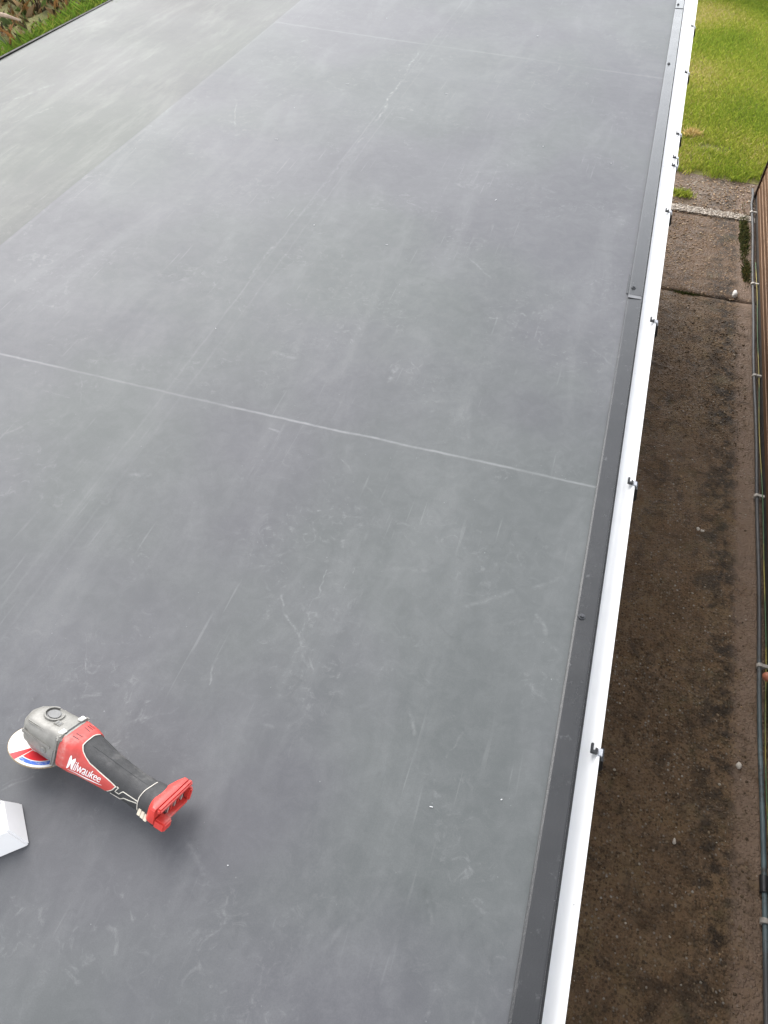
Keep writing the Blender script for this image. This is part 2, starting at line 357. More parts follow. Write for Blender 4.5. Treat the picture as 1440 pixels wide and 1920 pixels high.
# ================================================================== GROUND
GZ = -2.3
boxobj('ground', (-120, 120, -120, 160, GZ-.30, GZ-.05), M_soil)['kind'] = 'structure'
def slab(name, x0, x1, y0, y1, ztop, mm, amp=.005, skew=0):
    nx, ny = max(2, int((x1-x0)/.06)), max(2, int((y1-y0)/.06))
    vs, fs = [], []
    r2 = np.random.default_rng(int(abs(y0)*100)+3)
    for j in range(ny+1):
        for i in range(nx+1):
            x, y = x0+(x1-x0)*i/nx, y0+(y1-y0)*j/ny
            e = .005 if (i in (0, nx) or j in (0, ny)) else 0
            jit = (r2.random()-.5)*.014 if j in (0, ny) else 0
            vs.append((x, y+jit-skew*x, ztop-e+amp*(math.sin(x*3.1+y*1.3)*.5+math.sin(y*2.3-x)*.5)+(r2.random()-.5)*.003))
    for j in range(ny):
        for i in range(nx):
            a = j*(nx+1)+i; fs.append((a, a+1, a+nx+2, a+nx+1))
    n = len(vs); ring = [i for i in range(nx+1)]+[j*(nx+1)+nx for j in range(1, ny+1)]+[ny*(nx+1)+i for i in range(nx-1, -1, -1)]+[j*(nx+1) for j in range(ny-1, 0, -1)]
    for k in ring: vs.append((vs[k][0], vs[k][1], ztop-.11))
    for k in range(len(ring)):
        q = (k+1) % len(ring); fs.append((ring[k], n+k, n+q, ring[q]))
    o = mesh(name, vs, fs, mm, None, True); o['kind'] = 'structure'; return o
slab('concrete_path', .10, 1.464, -2.0, 6.456, GZ, M_path)
slab('concrete_path', .10, 1.464, 6.463, 7.93, GZ+.004, M_path2)
slab('gravel_path', .10, 2.6, 8.06, 8.86, GZ-.004, path_mat('dirty_gravel', (.105, .07, .045), (.17, .118, .08), (.19, .138, .095)), .012)
ke = boxobj('edging_strip', (.10, 1.462, 7.935, 8.055, GZ-.1, GZ+.010), M_edge, None, .012); ke['kind'] = 'structure'

def stuff_tris(name, V, F, T, mm, per):
    """V: verts (n,3); F: tri indices; T: per-vertex colours"""
    me = bpy.data.meshes.new(name)
    me.vertices.add(len(V)); me.vertices.foreach_set('co', V.astype(np.float32).ravel())
    me.loops.add(len(F)*3); me.loops.foreach_set('vertex_index', F.astype(np.int32).ravel())
    me.polygons.add(len(F)); me.polygons.foreach_set('loop_start', np.arange(0, len(F)*3, 3, dtype=np.int32))
    me.update(calc_edges=True)
    at = me.color_attributes.new('tint', 'FLOAT_COLOR', 'POINT'); at.data.foreach_set('color', T.astype(np.float32).ravel())
    me.materials.append(mm); o = link(bpy.data.objects.new(name, me)); o['kind'] = 'stuff'; return o
def blades(name, px, py, pz, hmin, hmax, wd, cols, mm, lean=.5, seed=1, weight=None):
    r = np.random.default_rng(seed); n = len(px)
    h = r.uniform(hmin, hmax, n); a = r.uniform(0, 2*np.pi, n); l = r.uniform(.1, lean, n)*h; a2 = r.uniform(0, 2*np.pi, n)
    w_ = wd*r.uniform(.6, 1.3, n)
    V = np.zeros((n, 4, 3))
    dx, dy = np.cos(a)*w_/2, np.sin(a)*w_/2
    V[:, 0] = np.stack([px-dx, py-dy, pz], 1); V[:, 1] = np.stack([px+dx, py+dy, pz], 1)
    mx, my = px+np.cos(a2)*l*.35, py+np.sin(a2)*l*.35
    V[:, 2] = np.stack([mx+dx*.7, my+dy*.7, pz+h*.6], 1)
    V[:, 3] = np.stack([px+np.cos(a2)*l, py+np.sin(a2)*l, pz+h], 1)
    F = np.array([[0, 1, 2], [0, 2, 3]])[None]+np.arange(n)[:, None, None]*4
    cols = np.array(cols); k = r.integers(0, len(cols), n)
    if weight is not None: k = weight(r, px, py, len(cols))
    c = cols[k]*r.uniform(.75, 1.25, (n, 1))
    T = np.ones((n, 4, 4)); T[:, :, :3] = c[:, None, :]
    return stuff_tris(name, V.reshape(-1, 3), F.reshape(-1, 3), T.reshape(-1, 4), mm, 4)
GREENS = [(.31, .38, .045), (.37, .42, .055), (.45, .45, .085), (.23, .32, .035), (.55, .48, .14), (.58, .49, .22)]
# lawn base and lawn blades
def lawn_base():
    nx, ny = 70, 70; vs, fs = [], []
    for j in range(ny+1):
        for i in range(nx+1):
            x, y = -1.5+9.5*i/nx, 8.80+7.2*j/ny
            vs.append((x, y, GZ-.006+.012*math.sin(x*2.2+y)*math.cos(y*1.7)+.02*min(1, (y-8.8)/.4)))
    for j in range(ny):
        for i in range(nx):
            a = j*(nx+1)+i; fs.append((a, a+1, a+nx+2, a+nx+1))
    o = mesh('lawn', vs, fs, M_soil, None, True); o['kind'] = 'structure'
lawn_base()
def patchy(r, x, y, n):
    f = np.sin(x*3.3+1.2*np.sin(y*2.1))*.5+np.sin(y*2.7+x*1.1+.8*np.sin(x*4))*.5+r.normal(0, .62, len(x))
    k = np.digitize(f, [-.75, -.2, .35, .8, 1.25]); return np.array([3, 0, 1, 2, 4, 5])[np.clip(k, 0, n-1)]
N = 260000
px, py = rng.uniform(-.3, 3.6, N), rng.uniform(8.74, 15.6, N)
edge = 8.82+.05*np.sin(px*9)+.04*np.sin(px*23)
bare = (np.exp(-(((px-1.0)/.28)**2+((py-9.50)/.09)**2))+.0) > rng.uniform(.1, 1.1, N)
ok = (py > edge+rng.normal(0, .05, N)) & ~bare
px, py = px[ok], py[ok]
blades('grass', px, py, np.full(len(px), GZ-.0)+.01, .03, .07, .0065, GREENS, M_blade, .8, 2, patchy)
# pebbles bedded in the path
def pebbles(name, n, xr, yr, z, smin, smax, cols, seed):
    r = np.random.default_rng(seed)
    ico = bmesh.new(); bmesh.ops.create_icosphere(ico, subdivisions=1, radius=1); iv = np.array([v.co[:] for v in ico.verts]); it = np.array([[v.index for v in f.verts] for f in ico.faces]); ico.free()
    c = np.stack([r.uniform(*xr, n), r.uniform(*yr, n), np.full(n, z)], 1); s = r.uniform(smin, smax, n)*r.uniform(.6, 1.2, n)
    sc = np.stack([s, s*r.uniform(.6, 1.3, n), s*.5], 1)
    V = iv[None]*sc[:, None]*r.uniform(.8, 1.15, (n, len(iv), 1))
    a = r.uniform(0, 6.28, n); ca, sa = np.cos(a), np.sin(a)
    V = np.stack([V[..., 0]*ca[:, None]-V[..., 1]*sa[:, None], V[..., 0]*sa[:, None]+V[..., 1]*ca[:, None], V[..., 2]], 2)+c[:, None]
    F = it[None]+np.arange(n)[:, None, None]*len(iv)
    cols = np.array(cols); k = r.integers(0, len(cols), n); T = np.ones((n, len(iv), 4)); T[..., :3] = (cols[k]*r.uniform(.7, 1.3, (n, 1)))[:, None]
    return stuff_tris(name, V.reshape(-1, 3), F.reshape(-1, 3), T.reshape(-1, 4), M_stone, 12)
BR = [(.13, .088, .052), (.17, .117, .072), (.09, .060, .036), (.21, .155, .10), (.15, .094, .056)]
pebbles('gravel', 5200, (.45, 1.36), (.5, 6.4), GZ+.001, .003, .009, BR, 5)
pebbles('gravel', 130, (.45, 1.36), (.5, 6.4), GZ+.002, .003, .008, [(.4, .36, .29), (.34, .3, .24), (.3, .2, .11)], 6)
pebbles('gravel', 1600, (.55, 1.4), (6.46, 7.93), GZ+.004, .004, .011, [tuple(min(1, v*1.8) for v in c) for c in BR], 7)
pebbles('gravel', 1500, (.55, 2.3), (8.06, 8.8), GZ+.004, .004, .011, [tuple(min(1, v*2.4) for v in c) for c in BR]+[(.5, .44, .36)], 8)
pebbles('gravel', 900, (.55, 1.40), (7.93, 8.06), GZ+.012, .006, .016, [(.42, .36, .30), (.5, .45, .39), (.3, .25, .2)], 9)

# ================================================================== GARAGE: flat roof, trims, gutter
garage = empty('garage', 'low garage with flat dark grey rubber roof, anthracite edge trim and white gutter', 'garage', (0, 0, 0))
def wob(x, y): return .0022*(math.sin(x*2.9+.7*y)+math.sin(y*2.1-1.3*x+.5))*min(1, max(0, (.05-x)/.25))
def left_edge(y): return -3.178+.0507*(y-3.651)
Y0, Y1 = -1.6, 7.25
def sheet(name, xa, xb, z, mm, thick=.0016):
    nx, ny = 60, 130; vs, fs = [], []
    for j in range(ny+1):
        for i in range(nx+1):
            y = Y0+(Y1-Y0)*j/ny; a = xa(y); x = a+(xb(y)-a)*i/nx
            vs.append((x, y, z+wob(x, y)))
    for j in range(ny):
        for i in range(nx):
            a = j*(nx+1)+i; fs.append((a, a+1, a+nx+2, a+nx+1))
    o = mesh(name, vs, fs, mm, garage, True)
    md = o.modifiers.new('thick', 'SOLIDIFY'); md.thickness = thick; md.offset = -1
    es = o.modifiers.new('split', 'EDGE_SPLIT'); es.split_angle = R(35)
    return o
sheet('roof_membrane', lambda y: -2.06+.004*math.sin(y*1.7), lambda y: .185-.0042*y, 0, M_mem)
s2 = sheet('roof_membrane', lambda y: left_edge(y)+.012, lambda y: -1.99, -.0030, M_mem2)
s2['label'] = 'dustier pale grey sheet of roof rubber along the far left edge'
boxobj('roof_deck', (-3.05, .135, Y0+.02, Y1-.02, -.14, -.012), M_wall, garage)
boxobj('wall', (-2.95, .085, Y0+.1, Y1-.1, GZ-.05, -.14), M_wall, garage)
boxobj('fascia_board', (.137, .158, Y0, Y1, -.165, -.012), M_white, garage, .003)
# trim lengths: an inner flange lying on the rubber, a front lip turned down with a flared drip
def trim_x(y): return .1585-.0041*y, .2065-.0042*y
def trim(y0, y1, lift):
    xa0, xb0 = trim_x(y0); xa1, xb1 = trim_x(y1)
    prof = [(xa0, .0008), (xa0+.0003, .0034), (xa0+.0050, .0042), (xb0-.004, .0060), (xb0-.001, .0050), (xb0, .0020), (xb0, -.034), (xb0-.003, -.034), (xb0-.003, .0012), (xb0-.006, .0018)]
    bm = bmesh.new(); prism_y(bm, [(x, z+lift) for x, z in prof], y0, y1, 0, -.00415*(y1-y0))
    o = bmobj('edge_trim', bm, M_trim, garage)
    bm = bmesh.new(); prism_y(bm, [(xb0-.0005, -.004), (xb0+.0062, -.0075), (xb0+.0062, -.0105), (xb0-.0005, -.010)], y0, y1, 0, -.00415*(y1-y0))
    bmobj('shaded_drip_edge', bm, M_black, o)  # black strip: the shade line below the trim's front edge, painted in
    return o
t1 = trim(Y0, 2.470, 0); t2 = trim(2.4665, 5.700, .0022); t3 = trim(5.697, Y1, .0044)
# the lapped end of the second length: a clipped corner tab that folds over the rubber
bm = bmesh.new()
for (xx, yy) in ((.1455, 2.60),): box(bm, xx-.0035, xx+.0025, 2.475, 2.60, .0005, .0032)
bmobj('lap_tab', bm, M_trim, t2, True, .001)
bm = bmesh.new(); box(bm, trim_x(2.47)[0]+.001, trim_x(2.47)[1]-.002, 2.447, 2.4655, .0062, .0074); bmobj('sealant_bead', bm, plain('grey_sealant', (.10, .10, .105), .5, .2), t2, True, .0005)
def screw(y, par, zz, x=None):
    x = x if x is not None else .163-.0022*y
    bm = bmesh.new(); cyl(bm, (x, y, zz), (0, 0, .0022), .0085, .0080, 18); cyl(bm, (x, y, zz+.002), (0, 0, .0045), .0052, .0046, 6)
    o = bmobj('screw', bm, M_screw, par, True); return o
for y, p, l in ((1.091, t1, .0052), (.02, t1, .0052), (2.512, t2, .0074), (3.62, t2, .0074), (4.734, t2, .0074), (5.766, t3, .0096)):
    if y != 3.62: screw(y, p, l, .171-.0042*y+.0025)
# gutter: open trough behind the trim with a rolled front lip
def gx(y): return .2535+.0029*y
def gutter_profile(x):
    o = .0022
    return [(.160, -.034), (.160, -.080), (.164, -.084), (x-.012, -.076), (x-.0025, -.068), (x, -.050), (x+.0005, -.046), (x-.0015, -.0435), (x-.006, -.0435), (x-.0075, -.045),
            (x-.0080, -.0465), (x-.0095, -.0490), (x-.020, -.0600), (x-.032, -.0645), (.1645, -.0660), (.1625, -.064), (.1625, -.034)]
def gutter_piece(name, y0, y1, par):
    bm = bmesh.new(); ys = np.linspace(y0, y1, 14); rings = []
    for y in ys: rings.append([bm.verts.new((x, y, z)) for x, z in gutter_profile(gx(y))])
    n = len(rings[0])
    for a, c in zip(rings, rings[1:]):
        for i in range(n): bm.faces.new((a[i], a[(i+1) % n], c[(i+1) % n], c[i]))
    bm.faces.new(rings[0][::-1]); bm.faces.new(rings[-1]); bmesh.ops.recalc_face_normals(bm, faces=bm.faces)
    return bmobj(name, bm, M_gut, par, True)
gut = gutter_piece('gutter', Y0, 3.668, garage); gut2 = gutter_piece('gutter', 3.672, Y1-.02, garage)
def bracket(y, par, mirror=False):
    x = gx(y); zt = -.0435
    bm = bmesh.new()                                   # strap that passes under the trough and up the outside
    prism_y(bm, [(.161, -.0985), (x-.004, -.0985), (x+.0125, -.094), (x+.0155, -.084), (x+.0085, -.047), (x+.0030, -.0455), (x+.0060, -.088), (x-.006, -.0965), (.161, -.0965)], y-.016, y+.014)
    o = bmobj('gutter_bracket', bm, M_clip_dark, par, True)
    return o
def hook(y, par):
    x = gx(y); bm = bmesh.new()                        # dark spring hook gripping the inside of the lip: an L seen from above
    box(bm, x-.0212, x-.0155, y-.008, y+.014, -.0420, -.0340)
    box(bm, x-.0190, x-.0065, y-.008, y-.0005, -.0425, -.0345)
    a = box(bm, x-.0115, x-.0062, y-.004, y+.005, -.0422, -.0338)
    o = bmobj('bracket_hook', bm, M_clip_dark, par, True, .0012, 1)
    bm = bmesh.new(); box(bm, x-.0050, x+.0048, y-.008, y+.008, -.0428, -.0390); box(bm, x+.0030, x+.0050, y-.008, y+.008, -.052, -.0392)
    bmobj('bracket_clip', bm, M_clip_pale, par, True, .0015, 1)
for y in (.002, .797, 1.609, 2.407, 3.204, 3.976, 4.788, 5.565, 6.37):
    g = gut if y < 3.67 else gut2
    bracket(y, g); hook(y, g)
# union sleeve with its two clips joined by one dark strap
y = 3.67; x = gx(y)
bm = bmesh.new(); prism_y(bm, [(.163, -.101), (x-.003, -.099), (x+.0045, -.093), (x+.0060, -.052), (x+.0030, -.0505), (x+.0015, -.088), (x-.006, -.0965), (.163, -.0975)], 3.615, 3.725)
bmobj('gutter_union', bm, M_clip_dark, gut2, True)
for yy in (3.632, 3.716): hook(yy, gut2)
bm = bmesh.new(); box(bm, x+.0062, x+.0085, 3.640, 3.708, -.060, -.044); bmobj('union_strap', bm, M_clip_pale, gut2, True, .001, 1)
# left edge trim, a thin dark strip
bm = bmesh.new(); xa = left_edge(Y0); prism_y(bm, [(xa-.001, .0015), (xa+.011, .0015), (xa+.011, .0032), (xa-.003, .0032), (xa-.004, -.05), (xa-.001, -.05)], Y0, Y1, 0, left_edge(Y1)-xa)
et = bmobj('edge_trim', bm, plain('weathered_trim', (.022, .019, .017), .8, .3, 20), garage, True); et['label'] = 'thin dark edge strip along the overgrown left side'

# swarf and crumbs lying on the rubber
M_swarf = plain('grey_swarf', (.42, .42, .42), .6, .2, 60)
def crumbs():
    r = np.random.default_rng(12); bm = bmesh.new()
    for k in range(9):
        x, y = r.uniform(-2.0, .12), r.uniform(.25, 5.2)
        s = r.uniform(.0005, .0011)*(1+.3*y)
        vs = box(bm, -s*r.uniform(.6, 2.4), s, -s*.7, s*.7, 0, s)
        bmesh.ops.transform(bm, matrix=Matrix.Translation((x, y, .0008+wob(x, y))) @ Matrix.Rotation(r.uniform(0, 6), 4, 'Z'), verts=vs)
    for (x, y, l, a) in ((-.052, .565, .0065, .1), (.075, .62, .0035, .8), (-.735, 2.52, .008, .4), (-.42, 2.98, .012, 1.2), (-1.46, 3.22, .012, .2), (-1.37, 3.93, .014, .1), (-.87, 3.97, .012, .3)):
        vs = box(bm, -l/2, l/2, -.0008, .0008, 0, .0008)
        bmesh.ops.transform(bm, matrix=Matrix.Translation((x, y, .001+wob(x, y))) @ Matrix.Rotation(a, 4, 'Z'), verts=vs)
    o = bmobj('plastic_swarf', bm, M_swarf); o['kind'] = 'stuff'
crumbs()

# ================================================================== TIMBER SHED beside the path
SX = 1.462; SY1 = 8.46; SY0 = -2.0
shed = empty('timber_shed', 'dark brown stained timber shed clad in narrow horizontal boards', 'shed', (SX, 3.2, GZ))
def kid(o): o.matrix_parent_inverse = Matrix.Translation((-SX, -3.2, -GZ)); return o
kid(boxobj('wall_core', (SX+.024, SX+2.0, SY0, SY1-.02, GZ+.05, GZ+2.05), M_plinth, shed))
kid(boxobj('plinth', (SX+.006, SX+2.02, SY0, SY1, GZ-.06, GZ+.055), M_plinth, shed, .006))
P = .068
prof = [(.024, 0), (.003, .003), (0, .010), (.002, P*.80), (.009, P*.86), (.0135, P*.90), (.0135, P+.0035), (.024, P+.0035)]
bm = bmesh.new(); prism_y(bm, prof, -(SY1-SY0)/2, (SY1-SY0)/2)
pb = kid(bmobj('board', bm, M_wood, shed)); pb.location = (SX, (SY0+SY1)/2, GZ+.058)
for k in range(1, 29):
    c = pb.copy(); COL.objects.link(c); c.parent = shed; c.matrix_parent_inverse = pb.matrix_parent_inverse
    c.location = (SX+random.uniform(-.0015, .0015), (SY0+SY1)/2+random.uniform(-.006, .0), GZ+.058+P*k)
kid(boxobj('corner_post', (SX-.012, SX+.05, SY1+.001, SY1+.045, GZ+.0, GZ+2.06), M_wood, shed, .004))
kid(boxobj('roof', (SX-.06, SX+2.1, SY0-.1, SY1+.12, GZ+2.07, GZ+2.12), M_felt, shed, .008))
bm = bmesh.new(); bmesh.ops.create_uvsphere(bm, u_segments=20, v_segments=12, radius=.03)
for v in bm.verts: v.co = Vector((v.co.x*1.35-.0+SX-.028, v.co.y*.95+2.60, v.co.z*.9+GZ+.125))
kb = kid(bmobj('knob', bm, plain('terracotta_knob', (.42, .15, .085), .5, .15, 40), shed, True)); kb['label'] = 'rounded terracotta coloured knob low on the boards'

# conduit and earth wire along the shed foot
def con_mat():
    b = NB('weathered_conduit'); x, y, z = b.xyz()
    f = b.noise(9, 6, .65, b.mp((1, .5, 1)))
    near = b.map(b.math('ADD', y, b.math('MULTIPLY', b.noise(1.2, 3), 1.2)), 2.9, 3.7, 1, 0)
    blue = b.ramp(f, [(.3, (.045, .068, .075)), (.7, (.12, .165, .175))])
    gre = b.ramp(f, [(.3, (.042, .042, .044)), (.7, (.075, .073, .072))])
    low = b.map(y, 1.1, 1.4, 1, 0)
    colr = b.mix(b.math('MULTIPLY', near, b.math('SUBTRACT', 1, low)), gre, blue)
    colr = b.mix(b.map(b.noise(14, 6, .72), .50, .66, 0, .85), colr, (.045, .038, .032))
    b.set(color=colr, rough=.55); b.bump(b.noise(50, 4), .3, .003); return b.mat
M_con = con_mat()
pts = []
for i in range(60):
    y = -1.8+(8.62+1.8)*i/59
    pts.append((1.421+.004*math.sin(y*1.9)+.003*math.sin(y*4.1+1)+(.018 if y > 8.4 else 0), y, GZ+.024+.003*math.sin(y*2.6)))
conduit = tube('conduit', pts, .0120, M_con, None, 12); tag(conduit, 'grey weathered conduit pipe running along the foot of the shed', 'conduit')
M_pclip = plain('pale_clip', (.36, .33, .29), .6, .35, 40)
def pclip(y):
    bm = bmesh.new(); cyl(bm, (1.421, y-.011, GZ+.024), (0, .022, 0), .0205, .0205, 14); box(bm, 1.425, SX+.004, y-.010, y+.010, GZ+.026, GZ+.040)
    return bmobj('pipe_clip', bm, M_pclip, conduit, True)
for y in (.05, 1.375, 2.728, 4.074, 5.40, 6.745, 8.09): pclip(y)
bm = bmesh.new(); cyl(bm, (1.421, 1.50, GZ+.024), (0, .075, 0), .019, .019, 14); bmobj('coupler', bm, plain('black_coupler', (.02, .02, .02), .5), conduit, True)
def wire_mat():
    b = NB('earth_wire'); x, y, z = b.xyz()
    f = b.noise(1.4, 4, .6, b.mp((0, 1, 0)))
    b.set(color=b.mix(b.map(f, .46, .54), (.06, .13, .05), (.30, .25, .05)), rough=.5); return b.mat
pts = []
for i in range(90):
    y = -1.5+8.6*i/89
    pts.append((1.4475+.005*math.sin(y*2.3+.4)+.003*math.sin(y*5), y, GZ+.036+.012*math.sin(y*1.7+1)))
ew = tube('earth_cable', pts, .0032, wire_mat(), None, 6); tag(ew, 'thin green and yellow earth wire lying beside the grey conduit', 'cable')

# loose stones on the path
def lump(name, loc, s, mm, label, cat, seed, sub=2):
    r = random.Random(seed); bm = bmesh.new(); bmesh.ops.create_icosphere(bm, subdivisions=sub, radius=1)
    for v in bm.verts:
        k = 1+.22*math.sin(v.co.x*2.7+seed)+.16*math.sin(v.co.y*3.3+seed*2)+r.uniform(-.06, .06)
        v.co = Vector((v.co.x*s[0]*k, v.co.y*s[1]*k, max(-.4, v.co.z)*s[2]*k+s[2]*.35))
    o = bmobj(name, bm, mm, None, True); o.location = loc; return tag(o, label, cat)
M_ws = plain('pale_stone', (.55, .50, .43), .8, .2, 60, bump=.4); M_ws2 = plain('white_stone', (.72, .70, .66), .7, .1, 50)
lump('stone', (1.314, 2.104, GZ+.002), (.016, .020, .012), M_ws, 'small cream stone lying near the shed at the near end of path', 'stone', 1)
lump('stone', (1.272, 6.55, GZ+.004), (.028, .036, .03), M_ws2, 'white lump of stone sitting on the path joint', 'stone', 2)
lump('stone', (1.062, 3.675, GZ+.002), (.012, .013, .009), M_ws, 'left of two tiny pale pebbles side by side on the dark path', 'stone', 3)
lump('stone', (1.087, 3.668, GZ+.002), (.010, .014, .008), M_ws, 'right of two tiny pale pebbles side by side on the dark path', 'stone', 4)
lump('stone', (1.02, 1.62, GZ+.002), (.010, .013, .008), M_ws, 'tiny pale pebble alone in the middle of the near path', 'stone', 8)
def tuft(name, c, n, rx, ry, h, cols, label, cat, seed, wd=.007):
    r = np.random.default_rng(seed)
    px, py = c[0]+r.normal(0, rx, n), c[1]+r.normal(0, ry, n)
    o = blades(name, px, py, np.full(n, c[2]), h*.4, h, wd, cols, M_blade, 1.0, seed); del o['kind']
    return tag(o, label, cat)
tuft('grass_tuft', (.73, 8.30, GZ), 420, .06, .035, .06, GREENS[:4], 'small green grass tuft growing in the gravel beside the gutter', 'grass tuft', 21)
tuft('dry_tuft', (.775, 9.74, GZ+.01), 420, .045, .035, .10, [(.62, .46, .17), (.52, .36, .13), (.70, .55, .25)], 'straw coloured dry clump in the lawn beside the white gutter', 'dry clump', 25, .012)
mo = tuft('moss_clump', (.86, 6.453, GZ-.008), 420, .06, .012, .025, [(.05, .07, .015), (.08, .09, .02), (.03, .04, .01)], 'dark green moss growing in the joint across the path', 'moss', 22, .006); mo['kind'] = 'stuff'
DK = [(.035, .05, .014), (.05, .065, .02), (.07, .075, .025), (.10, .08, .03)]
tuft('weed_clump', (1.35, 7.60, GZ), 850, .020, .19, .055, DK+[(.11, .13, .035), (.14, .13, .05)], 'dark green weeds growing against the conduit at the far end of the shed', 'weeds', 23, .012)
tuft('weed_clump', (1.368, 6.95, GZ), 500, .014, .09, .05, DK+[(.16, .12, .035)], 'smaller brownish weeds against the conduit, nearer than the dark clump', 'weeds', 24, .010)

# ================================================================== OVERGROWN BANK on the left, hedge behind the lawn
def bank():
    nx, ny = 60, 70; vs, fs = [], []; r = random.Random(4)
    for j in range(ny+1):
        for i in range(nx+1):
            x, y = -3.32-9.5*(i/nx)**1.4, -2+14*j/ny
            x = x if i else left_edge(y)-.02
            d = -3.3-x
            z = -.06+.09*d+.05*math.sin(x*2+y*1.3)+r.uniform(-.02, .02)
            if j == 0 or j == ny or i == nx: z = GZ-.06
            if i == 0: z = -.12
            vs.append((x, y, z))
    for j in range(ny):
        for i in range(nx):
            a = j*(nx+1)+i; fs.append((a, a+nx+1, a+nx+2, a+1))
    o = mesh('bank', vs, fs, M_soil, None, True); o['kind'] = 'structure'
bank()
def bz(x, y): return -.06+.09*(-3.3-x)+.05*math.sin(x*2+y*1.3)
n = 26000
py = rng.uniform(2.2, 7.6, n); d = np.abs(rng.normal(0, .075, n))+.005; px = np.array([left_edge(v) for v in py])-d-.02
pz = np.array([bz(a, c) for a, c in zip(px, py)])-.01
blades('bank_grass', px, py, pz, .04, .11, .006, [(.12, .21, .02), (.16, .25, .03), (.09, .16, .018), (.21, .24, .04)], M_blade, 1.0, 31)
n = 9000
py = rng.uniform(2.2, 8.0, n); px = rng.uniform(-5.6, -3.36, n)
pz = np.array([bz(a, c) for a, c in zip(px, py)])
blades('leaf_litter', px, py, pz-.01, .03, .09, .034, [(.17, .09, .03), (.26, .13, .05), (.09, .065, .025), (.08, .12, .03), (.36, .24, .11), (.04, .03, .015), (.30, .20, .10)], M_blade, 1.3, 32)
# leafy plants: a few stems, each leaf a mesh of its own sharing one of two outlines
def leaf_mesh(nm, l, w_, fold, mm):
    ts = [0, .18, .4, .65, .85, 1]; ws = [.08, .7, 1, .8, .4, .02]; vs, fs = [], []
    for t, q in zip(ts, ws):
        zc = -.25*l*t*t
        vs += [(-w_/2*q, l*t, zc+fold*q), (0, l*t, zc), (w_/2*q, l*t, zc+fold*q)]
    for i in range(5):
        a = i*3; fs += [(a, a+1, a+4, a+3), (a+1, a+2, a+5, a+4)]
    me = bpy.data.meshes.new(nm); me.from_pydata(vs, [], fs); me.materials.append(mm)
    for p in me.polygons: p.use_smooth = True
    return me
def leafmat(nm, c):
    b = NB(nm); rn = b.n.new('ShaderNodeObjectInfo').outputs['Random']
    c2 = tuple(v*.5 for v in c); colr = b.mix(rn, c2, tuple(min(1, v*1.35) for v in c))
    colr = b.mix(b.map(b.noise(30, 5, .6), .5, .7, 0, .5), colr, tuple(v*.35 for v in c))
    b.set(color=colr, rough=.5, spec=.4)
    tr = b.n.new('ShaderNodeBsdfTranslucent'); b.l.new(colr, tr.inputs[0]); mx = b.n.new('ShaderNodeMixShader'); mx.inputs[0].default_value = .25
    b.l.new(b.bsdf.outputs[0], mx.inputs[1]); b.l.new(tr.outputs[0], mx.inputs[2]); b.l.new(mx.outputs[0], b.n['Material Output'].inputs[0]); return b.mat
LM = {'rust': leafmat('rust_leaf', (.30, .12, .045)), 'tan': leafmat('tan_leaf', (.42, .27, .14)), 'green': leafmat('green_leaf', (.10, .16, .025)), 'lime': leafmat('lime_leaf', (.26, .30, .05)), 'pale': leafmat('pale_leaf', (.33, .36, .24))}
LE = {k: [leaf_mesh('leaf', .17, .045, .010, v), leaf_mesh('leaf', .12, .06, .012, v), leaf_mesh('leaf', .085, .045, .008, v)] for k, v in LM.items()}
M_stem = plain('brown_stem', (.10, .06, .035), .8, .3, 60)
def plant(name, x, y, h, kinds, nl, spread, label, cat, seed, size=1, group=None):
    r = random.Random(seed); z = bz(x, y)
    e = empty(name, label, cat, (x, y, z), group)
    for s in range(max(3, nl//7)):
        a = r.uniform(0, 6.28); tip = Vector((math.cos(a)*spread*r.uniform(.3, 1), math.sin(a)*spread*r.uniform(.3, 1), h*r.uniform(.55, 1)))
        p = [Vector((0, 0, -.02)), tip*.35+Vector((0, 0, h*.12)), tip*.7+Vector((0, 0, h*.1)), tip]
        tube('stem', p, [.006, .005, .004, .002], M_stem, e, 5)
        for k in range(7):
            t = r.uniform(.25, 1); q = t*3; i = min(2, int(q)); pos = p[i].lerp(p[i+1], q-i)
            o = bpy.data.objects.new('leaf', r.choice(LE[r.choice(kinds)])); link(o, e)
            o.location = pos; o.rotation_euler = (r.uniform(-.7, .7), r.uniform(-.7, .7), r.uniform(0, 6.28)); sc = size*r.uniform(.4, .85); o.scale = (sc, sc, sc)
PL = [('rust_plant', -3.80, 4.20, .30, ['rust', 'tan', 'rust', 'lime'], 42, .26, 'rust and tan leaved plant overhanging the bank at the picture corner', 'plant'),
      ('green_plant', -3.62, 4.62, .22, ['green', 'green', 'lime'], 35, .18, 'dark green leafy plant between the rust plant and the log', 'plant'),
      ('bronze_plant', -3.78, 5.02, .26, ['rust', 'rust', 'green'], 35, .2, 'bronze leaved plant behind the dark green one', 'plant'),
      ('low_plant', -3.58, 3.93, .15, ['green', 'tan', 'green'], 28, .14, 'low mixed green and brown plant in front of the log', 'plant'),
      ('pale_plant', -3.40, 4.78, .10, ['pale', 'green'], 14, .08, 'small plant with pale grey-green leaves beside the grass strip', 'plant'),
      ('withered_plant', -3.46, 5.25, .16, ['tan', 'green', 'rust'], 28, .14, 'withered brown and green plant at the top edge beside the grass', 'plant'),
      ('scrub_plant', -3.50, 3.62, .13, ['tan', 'green', 'rust'], 21, .13, 'low brown scrub at the left picture edge above the roof strip', 'plant'),
      ('tall_plant', -4.2, 4.9, .42, ['green', 'rust', 'lime', 'green'], 42, .4, 'taller green and rust plant at the back of the bank', 'plant')]
for k, p in enumerate(PL): plant(*p, 40+k)
pts = [(-3.66, 4.10, 0), (-3.58, 4.14, .02), (-3.50, 4.17, .01), (-3.43, 4.20, -.01)]
